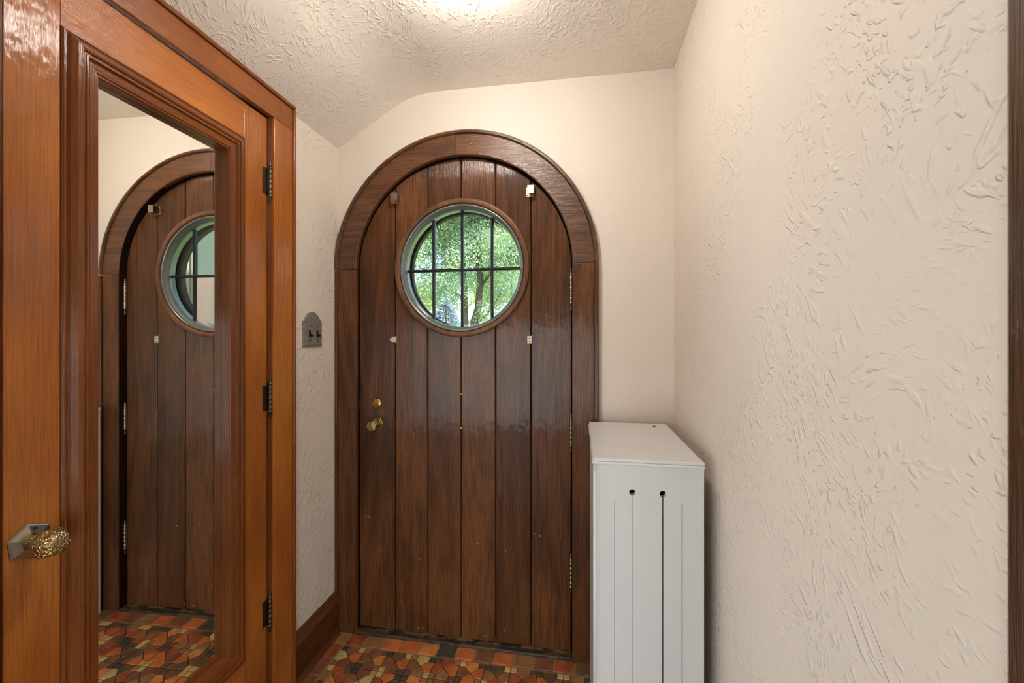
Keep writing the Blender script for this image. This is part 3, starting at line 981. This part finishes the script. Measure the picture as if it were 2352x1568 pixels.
# upper field with the two drilled holes: strips cut by slits, then solid with round holes
upper = []
hr = 0.0083
hz = H - 0.409
def plate_xz(bm, pts): add_poly(bm, pts, 'Y', BY0, BY0 + FT)
edges = [BX0] + [c[0] for c in cols] + [BX1]
for k in range(5):
    x0 = edges[k] + (cols[k - 1][1] if k > 0 else 0)
    x1 = edges[k + 1] - (cols[k][1] if k < 4 else 0)
    P = [(x0, 0.80), (x1, 0.80)]
    if k < 4:                                            # right side of this strip
        c = cols[k]
        if k in (1, 2):
            P += [(x1, hz - math.sqrt(hr ** 2 - c[1] ** 2))]
            P += [(c[0] + hr * math.cos(a), hz + hr * math.sin(a)) for a in [-math.pi / 2 - 0.1 - (math.pi - 0.2) * q / 16 for q in range(17)]]
            P += [(c[0], hz + hr)]
        else:
            P += [(x1, c[2]), (c[0], c[2] + 0.0015)]
        P += [(c[0], zt)]
    else:
        P += [(x1, zt)]
    if k > 0:
        c = cols[k - 1]
        P += [(c[0], zt)]
        if k - 1 in (1, 2):
            P += [(c[0], hz + hr)]
            P += [(c[0] + hr * math.cos(a), hz + hr * math.sin(a)) for a in [math.pi / 2 - 0.1 - (math.pi - 0.2) * q / 16 for q in range(17)]]
            P += [(x0, hz - math.sqrt(hr ** 2 - c[1] ** 2))]
        else:
            P += [(c[0], c[2] + 0.0015), (x0, c[2])]
    else:
        P += [(x0, zt)]
    Q = []
    for p in P:
        if not Q or (abs(p[0] - Q[-1][0]) + abs(p[1] - Q[-1][1])) > 1e-6: Q.append(p)
    plate_xz(bm, Q)
obj('front_panel', bm, M_white, cb)
obj('slit_shade_sheet', box(BX0 + 0.012, BX1 - 0.012, BY0 + FT + 0.012, BY0 + FT + 0.016, 0.01, BZ - 0.02), M_gap, cb)  # black sheet behind the slits, stands in for the shade inside
obj('side_panel', box(BX0, BX0 + 0.014, BY0 + FT + 0.0003, BY1, 0.002, BZ - 0.0165), M_white, cb)
obj('side_panel', box(BX1 - 0.014, BX1, BY0 + FT + 0.0003, BY1, 0.002, BZ - 0.0165), M_white, cb)
obj('back_panel', box(BX0 + 0.0145, BX1 - 0.0145, BY1 - 0.012, BY1 - 0.0005, 0.002, BZ - 0.0165), M_white, cb)
# rounded corner bead on the left edge of the front
bm = add_lathe(BM(), [(0.0052, 0.002), (0.0052, BZ - 0.0165)], 12, Matrix.Translation((BX0 + 0.0015, BY0 + 0.0015, 0)))
obj('corner_bead', bm, M_white, cb, True)
obj('corner_strip', box(BX0 + 0.0095, BX0 + 0.0135, BY0 - 0.0022, BY0 + 0.004, 0.002, BZ - 0.0165, 0.0012), M_white, cb)
# top board with a stepped, rounded nosing on the front and left
def top_layer(o, z0, z1, bev):
    return box(BX0 - o, BX1 + 0.0015, BY0 - o, BY1, z0, z1, bev, 3)
tp = obj('top_board', top_layer(0.0030, BZ - 0.0085, BZ, 0.0022), M_white, cb)
obj('top_nosing', top_layer(0.0060, BZ - 0.0162, BZ - 0.0087, 0.0028), M_white, cb)
bm = BM()
add_poly(bm, [(0.2655, 1.527), (0.2690, 1.527), (0.2705, 1.541), (0.2735, 1.547), (0.2672, 1.553), (0.2615, 1.547), (0.2640, 1.541)], 'Z', BZ + 0.0006, BZ + 0.0001)
obj('keyhole', bm, M_slot, cb)

# ------------------------------------------------------------------ ceiling lamp (just above the frame)
lx, ly = -0.31, 1.03
lz = 1.0275 + H
lm = empty('ceiling_lamp', (lx, ly, lz), 'small flush round ceiling lamp with frosted glass', 'lamp')
obj('lamp_base', add_lathe(BM(), [(0.088, 0), (0.088, -0.010), (0.080, -0.013), (0.0, -0.013)], 40, Matrix.Translation((lx, ly, lz))), M_lampbase, lm, True)
obj('lamp_glass', add_lathe(BM(), [(0.077, -0.0135), (0.074, -0.022), (0.058, -0.029), (0.030, -0.033), (0.0, -0.034)], 40, Matrix.Translation((lx, ly, lz))), M_lamp, lm, True)
bulb_d = bpy.data.lights.new('lamp_bulb', 'POINT')
bulb_d.energy = LAMP_WATTS
bulb_d.color = (1.0, 0.93, 0.84)
bulb_d.shadow_soft_size = 0.028
bulb = bpy.data.objects.new('lamp_bulb', bulb_d)
COL.objects.link(bulb)
bulb.parent = lm
bulb.location = (0, 0, -0.072)

# ------------------------------------------------------------------ inner doorway and the room behind the camera
jr = empty('trim_5', (XR, 0.33, 0), 'glossy dark brown casing board at the right edge', 'door casing', kind='structure')
obj('casing_board', box(XR - 0.022, XR + 0.10, 0.255, 0.3845, 0, 2.20, 0.003), M_darkgloss, jr)
jl = empty('trim_6', (XL, 0.33, 0), 'dark brown casing board of the inner doorway on the left', 'door casing', kind='structure')
obj('casing_board', box(XL - 0.10, XL + 0.022, 0.255, 0.3845, 0, 2.20, 0.003), M_oak, jl)
obj('casing_head', box(XL - 0.10, XR + 0.10, 0.255, 0.3845, 2.2005, 2.30, 0.003), M_oakx, jl)

RX0, RX1, RY0, RZ = -2.45, 2.2, -1.9, 2.55
bm = BM()
add_box(bm, RX0, XL - 0.10, 0.262, 0.30, 0, RZ)
add_box(bm, XR + 0.10, RX1, 0.262, 0.30, 0, RZ)
add_box(bm, XL - 0.10, XR + 0.10, 0.262, 0.30, 2.301, RZ)
o = obj('wall_inner', bm, M_room); tag(o, 'cream plaster wall around the inner doorway, behind the camera', 'wall', kind='structure')
WY0, WY1, WZ0, WZ1 = -1.57, -0.33, 0.38, 1.72  # opening of the window added to light the right wall
bm = BM()
add_box(bm, RX0 - 0.1, RX0, RY0 - 0.1, WY0, 0, RZ); add_box(bm, RX0 - 0.1, RX0, WY1, 0.30, 0, RZ)
add_box(bm, RX0 - 0.1, RX0, WY0, WY1, 0, WZ0); add_box(bm, RX0 - 0.1, RX0, WY0, WY1, WZ1, RZ)
o = obj('wall_room_left', bm, M_room); tag(o, 'cream plaster wall with an added window on the left of the room behind', 'wall', kind='structure')
w1 = empty('added_window_1', (RX0, (WY0 + WY1) / 2, WZ0), 'added white framed side window behind the camera, lighting the right wall', 'window', kind='structure')
wm = (WY0 + WY1) / 2
for a, b in ((WY0 + 0.001, WY0 + 0.05), (wm - 0.02, wm + 0.02), (WY1 - 0.05, WY1 - 0.001)):
    obj('window_frame', box(RX0 - 0.06, RX0 - 0.02, a, b, WZ0 + 0.001, WZ1 - 0.001), M_white, w1)
for a, b in ((WZ0 + 0.001, WZ0 + 0.05), (WZ1 - 0.05, WZ1 - 0.001)):
    obj('window_rail', box(RX0 - 0.058, RX0 - 0.022, WY0 + 0.05, WY1 - 0.05, a, b), M_white, w1)
for a, b in ((WY0 + 0.05, wm - 0.02), (wm + 0.02, WY1 - 0.05)):
    obj('pane', box(RX0 - 0.042, RX0 - 0.038, a, b, WZ0 + 0.05, WZ1 - 0.05), M_glass, w1)
o = obj('wall_room_right', box(RX1, RX1 + 0.1, RY0 - 0.1, 0.30, 0, RZ), M_room); tag(o, 'cream plaster wall on the right of the room behind', 'wall', kind='structure')
bm = BM()
GZ = 1.50
GS = ((-2.20, -1.00), (0.45, 1.65))
add_box(bm, RX0, GS[0][0], RY0 - 0.1, RY0, 0, RZ)
add_box(bm, GS[0][1], GS[1][0], RY0 - 0.1, RY0, 0, RZ)
add_box(bm, GS[1][1], RX1, RY0 - 0.1, RY0, 0, RZ)
for a, b in GS: add_box(bm, a, b, RY0 - 0.1, RY0, GZ, RZ)
o = obj('wall_back', bm, M_room); tag(o, 'cream plaster wall with two glazed garden doors, behind the camera', 'wall', kind='structure')
o = obj('ceiling_room', box(RX0 - 0.1, RX1 + 0.1, RY0 - 0.1, 0.30, RZ, RZ + 0.1), M_room); tag(o, 'plain ceiling of the room behind the camera', 'ceiling', kind='structure')
o = obj('floor_room', box(RX0 - 0.1, RX1 + 0.1, RY0 - 0.1, 0.2195, -0.10, 0.0), M_roomfloor); tag(o, 'brown wooden floor of the room behind the camera', 'floor', kind='structure')
for k, (GX0, GX1) in enumerate(GS):
    d3 = empty('door_%d' % (3 + k), ((GX0 + GX1) / 2, RY0, 0), ('left' if k == 0 else 'right') + ' glazed garden door letting daylight into the room behind', 'door', kind='structure')
    gm = (GX0 + GX1) / 2
    for a, b in ((GX0 + 0.001, gm - 0.001), (gm + 0.001, GX1 - 0.001)):
        obj('door_stile', box(a, a + 0.045, RY0 - 0.06, RY0 - 0.02, 0.005, GZ - 0.002), M_white, d3)
        obj('door_stile', box(b - 0.045, b, RY0 - 0.06, RY0 - 0.02, 0.005, GZ - 0.002), M_white, d3)
        obj('door_rail', box(a + 0.045, b - 0.045, RY0 - 0.06, RY0 - 0.02, 0.005, 0.07), M_white, d3)
        obj('door_rail', box(a + 0.045, b - 0.045, RY0 - 0.06, RY0 - 0.02, GZ - 0.06, GZ - 0.002), M_white, d3)
        obj('pane', box(a + 0.045, b - 0.045, RY0 - 0.042, RY0 - 0.038, 0.07, GZ - 0.06), M_glass, d3)

# ------------------------------------------------------------------ outside: storm door, porch, trees, houses
sd = empty('storm_door', (CX, 1.735, 0), 'black storm door with a round opening outside the entrance door', 'storm door')
bm = BM()
SRH = 0.247
oc = [(CX - RD + 0.012, 0.02), (CX + RD - 0.012, 0.02)] + arcang(RD - 0.012, 0, math.pi, 48)
ri = [(CX + SRH * math.cos(2 * math.pi * k / n_), SZ + SRH * math.sin(2 * math.pi * k / n_)) for k in range(n_)]
holed(bm, oc, ri, 1.728, 1.752)
obj('panel', bm, M_storm, sd)
prf = [(SRH - 0.001, 1.7255), (SRH + 0.012, 1.7255), (SRH + 0.012, 1.7275), (SRH - 0.001, 1.7275)]
obj('opening_rim', add_arc_sweep(BM(), CX, SZ, prf, 0, TAU, 64, closed=True), M_storm, sd)

o = obj('wall_facade', BM(), M_stucco)
bm = BM()
RO2 = 0.50
arch2 = [(CX + RO2 * math.cos(a), SZ + RO2 * math.sin(a)) for a in [math.pi * i / 48 for i in range(49)]]
add_poly(bm, [(-4.0, -0.7), (CX - RO2, -0.7)] + arch2[::-1] + [(CX + RO2, -0.7), (3.0, -0.7), (3.0, 3.2), (-4.0, 3.2)], 'Y', 1.802, 1.86)
bmesh.ops.recalc_face_normals(bm, faces=bm.faces)
bm.to_mesh(o.data); bm.free()
tag(o, 'stucco outside face of the house around the entrance', 'wall', kind='structure')
o = obj('porch_floor', box(-1.6, 0.8, 1.861, 2.85, -0.6, -0.06), M_conc); tag(o, 'concrete porch slab outside the entrance', 'porch', kind='structure')
cl = empty('porch_column', (0.57, 2.62, -0.06), 'pale grey panelled porch column right of the entrance', 'column')
obj('shaft', box(0.46, 0.68, 2.51, 2.73, 0.06, 2.50, 0.006), M_column, cl)
obj('shaft_panel', box(0.50, 0.64, 2.503, 2.5095, 0.3, 2.3, 0.002), M_column, cl)
obj('column_base', box(0.44, 0.70, 2.49, 2.75, -0.06, 0.059, 0.006), M_column, cl)
obj('column_cap', box(0.44, 0.70, 2.49, 2.75, 2.501, 2.60, 0.006), M_column, cl)
dp = obj('downspout', box(0.705, 0.755, 2.60, 2.66, -0.06, 2.60, 0.008), M_post)
tag(dp, 'dark downspout beside the porch column', 'downspout')
o = obj('porch_roof', box(-1.6, 0.85, 1.862, 2.85, 2.605, 2.75), M_column); tag(o, 'pale porch roof above the entrance', 'roof', kind='structure')

# ground rising gently away from the house
N = 40
vs, fs = [], []
for j in range(N + 1):
    for i in range(N + 1):
        x = -110 + 220 * i / N; y = 2.0 + 128 * j / N
        z = -0.62 + max(0, y - 22) * 0.012 + 0.25 * math.sin(x * 0.11) * min(1, y / 40)
        vs.append((x, y, z))
for j in range(N):
    for i in range(N):
        a = j * (N + 1) + i
        fs.append((a, a + 1, a + N + 2, a + N + 1))
gd = pyobj('ground', vs, fs, M_grass)
tag(gd, 'green lawn outside the house', 'ground', kind='structure')

nr = np.random.default_rng(5)
def leaves(centers, per, crad, size, flat=0.5):
    """Many small folded leaves scattered in clumps: returns verts, faces."""
    c = np.repeat(centers, per, axis=0)
    n = len(c)
    d = nr.normal(size=(n, 3)); d /= np.linalg.norm(d, axis=1)[:, None]
    p = c + d * (crad * nr.random(n) ** 0.45)[:, None]
    nrm = nr.normal(size=(n, 3)) + np.array([0, 0, flat]) + 0.6 * d
    nrm /= np.linalg.norm(nrm, axis=1)[:, None]
    u = np.cross(nrm, nr.normal(size=(n, 3))); u /= np.linalg.norm(u, axis=1)[:, None]
    w = np.cross(nrm, u)
    s = (size * nr.uniform(0.6, 1.25, n))[:, None]
    V = np.stack([p - u * s * 0.55, p + w * s * 0.34 + nrm * s * 0.12, p + u * s * 0.55, p - w * s * 0.34 + nrm * s * 0.12], axis=1).reshape(-1, 3)
    b = np.arange(n)[:, None] * 4
    Fq = np.concatenate([b + np.array([[0, 1, 2]]), b + np.array([[0, 2, 3]])], axis=0)
    return V, Fq

def ell(n, c, r, shell=0.55):
    d = nr.normal(size=(n, 3)); d /= np.linalg.norm(d, axis=1)[:, None]
    t = (shell + (1 - shell) * nr.random(n))[:, None]
    return np.array(c) + d * t * np.array(r)

# big maple
mt = empty('maple_tree', (-3.55, 13.2, -0.6), 'large leafy green maple tree with two grey trunks', 'tree')
bm = BM()
zr = H
add_tube(bm, [(-3.50, 13.2, -0.7), (-3.46, 13.2, 0.9), (-3.42, 13.2, 0.5 + zr), (-3.28, 13.15, 1.0 + zr), (-3.20, 13.1, 1.9 + zr), (-3.30, 13.0, 3.2 + zr), (-3.5, 13.0, 5.0 + zr)], [0.24, 0.17, 0.145, 0.12, 0.11, 0.09, 0.05], 10)
obj('trunk', bm, M_bark, mt, True)
bm = BM()
add_tube(bm, [(-3.74, 13.3, -0.7), (-3.74, 13.3, 0.9), (-3.78, 13.3, 0.7 + zr), (-3.84, 13.4, 1.8 + zr), (-4.0, 13.5, 3.4 + zr), (-4.3, 13.5, 5.0 + zr)], [0.2, 0.13, 0.105, 0.10, 0.08, 0.05], 10)
obj('trunk', bm, M_bark, mt, True)
for a, b, c, r in (((-3.40, 13.2, 0.45 + zr), (-2.95, 13.0, 0.75 + zr), (-2.4, 12.8, 1.5 + zr), 0.05), ((-3.24, 13.1, 1.6 + zr), (-2.6, 12.8, 2.3 + zr), (-1.9, 12.5, 3.0 + zr), 0.06), ((-3.82, 13.4, 1.3 + zr), (-4.5, 13.2, 1.7 + zr), (-5.3, 13.0, 2.4 + zr), 0.06), ((-3.9, 13.4, 2.4 + zr), (-4.8, 13.2, 3.2 + zr), (-5.7, 13.0, 4.2 + zr), 0.06), ((-3.30, 13.0, 2.8 + zr), (-3.0, 12.0, 3.6 + zr), (-2.6, 11.4, 4.6 + zr), 0.06)):
    obj('branch', add_tube(BM(), [a, b, c], [r, r * 0.7, r * 0.35], 6), M_bark, mt, True)
cen = ell(520, (-3.8, 13.2, 4.5 + zr), (4.6, 3.0, 3.7), 0.3)
cen = cen[cen[:, 2] > 1.15 + zr]
cen = np.concatenate([cen, np.array([(-2.95, 13.0, 0.80 + zr), (-2.75, 12.9, 1.05 + zr), (-2.55, 12.9, 1.35 + zr), (-2.3, 12.8, 1.5 + zr), (-4.9, 13.1, 1.35 + zr), (-5.2, 13.0, 1.2 + zr)])])
V, Fq = leaves(cen, 560, 0.52, 0.066)
pyobj('foliage', V, Fq, M_leaf, mt, kind='stuff')

# blue spruce
spx, spy = -0.3335 * 8.0, 8.0
stp = empty('spruce_tree', (spx, spy, -0.6), 'small silvery blue spruce left of the maple trunks', 'tree')
obj('trunk', add_tube(BM(), [(spx, spy, -0.65), (spx, spy, 0.094 * 8.0 + H - 0.1)], [0.09, 0.015], 8), M_bark, stp, True)
top = 0.096 * 8.0 + H
V_, F_ = [], []
n = 26000
t = nr.random(n) ** 0.55
rad = t * 0.42 * (top + 0.6) * 0.95
ang = nr.random(n) * TAU
lay = 0.16 * np.sin(t * 70) * t
rr = rad * (0.70 + 0.40 * nr.random(n)) + lay * 0.5
p = np.stack([spx + rr * np.cos(ang), spy + rr * np.sin(ang), top - t * (top + 0.4) + 0.05 * nr.normal(size=n)], axis=1)
dirv = np.stack([np.cos(ang), np.sin(ang), -0.15 + 0.5 * nr.random(n)], axis=1)
side_ = np.cross(dirv, nr.normal(size=(n, 3))); side_ /= np.linalg.norm(side_, axis=1)[:, None]
V = np.stack([p - side_ * 0.013, p + side_ * 0.013, p + dirv * 0.10], axis=1).reshape(-1, 3)
Fq = np.arange(n * 3).reshape(-1, 3)
pyobj('foliage', V, Fq, M_spruce, stp, kind='stuff')

# trees further back
def back_tree(x, y, zc, rx, rz, label, seed_n=70):
    e = empty('broadleaf_tree', (x, y, -0.4), label, 'tree', group='trees behind the maple')
    obj('trunk', add_tube(BM(), [(x, y, -0.6), (x + 0.1, y, zc - rz * 0.4), (x, y, zc + rz * 0.3)], [0.3, 0.22, 0.1], 8), M_bark, e, True)
    V, Fq = leaves(ell(seed_n, (x, y, zc), (rx, rx, rz), 0.5), 75, rx * 0.3, 0.42)
    pyobj('foliage', V, Fq, M_leaf2, e, kind='stuff')
back_tree(-19.5, 46, 4.2, 4.2, 3.8, 'yellow green tree in the distance at the left edge of the round window')
back_tree(-13.2, 62, 6.4, 4.4, 5.0, 'yellow green tree in the distance behind the blue spruce')
back_tree(-26.5, 60, 5.0, 5.0, 4.6, 'yellow green tree in the distance beyond the pink roofed house')
back_tree(-8.0, 48, 7.2, 4.0, 3.4, 'pale green tree in the distance above the grey house roof')

back_tree(2.0, 46, 5.6, 4.2, 4.4, 'green tree in the distance right of the grey roofed house')
back_tree(12.0, 50, 5.8, 4.6, 4.8, 'green tree in the distance furthest to the right')

def house(name, x0, x1, y0, y1, ze, zr_, wall, roof, label, gable_front=None):
    e = empty(name, ((x0 + x1) / 2, (y0 + y1) / 2, -0.5), label, 'house')
    obj('house_wall', box(x0, x1, y0, y1, -0.5, ze), wall, e)
    ym = (y0 + y1) / 2
    bm = add_poly(BM(), [(y0 - 0.4, ze - 0.1), (y1 + 0.4, ze - 0.1), (ym, zr_)], 'X', x0 - 0.3, x1 + 0.3)
    obj('house_roof', bm, roof, e)
    if gable_front:
        gx0, gx1, gz0, gz1, gy = gable_front
        xm = (gx0 + gx1) / 2
        obj('gable_wall', add_poly(BM(), [(gx0, -0.5), (gx1, -0.5), (gx1, gz0), (xm, gz1), (gx0, gz0)], 'Y', gy, y0 + 1.2), M_siding, e)
        for s in (-1, 1):
            xe = gx0 - 0.3 if s < 0 else gx1 + 0.3
            dz = (gz1 - gz0) / ((gx1 - gx0) / 2) * 0.3
            obj('gable_roof', add_poly(BM(), [(xe, gz0 - dz), (xm, gz1), (xm, gz1 + 0.16), (xe, gz0 - dz + 0.16)], 'Y', gy - 0.4, y0 + 2.5), roof, e)
    for k in range(3):
        wx = x0 + (x1 - x0) * (0.25 + 0.25 * k)
        obj('window', box(wx - 0.45, wx + 0.45, y0 - 0.03, y0 + 0.02, ze - 1.7, ze - 0.5), M_hwin, e)
    return e
house('house', -9.4, -1.5, 33, 40, H + 1.45, H + 3.1, M_hwhite, M_hroof, 'white house with pale grey roof and a siding gable beyond the maple', (-9.2, -6.2, H + 0.75, H + 2.1, 31.6))
house('house', -15.2, -11.0, 31, 37, H + 1.35, H + 2.5, M_hwhite, M_hroof2, 'white house with dusty pink roof at the lower left of the round window')
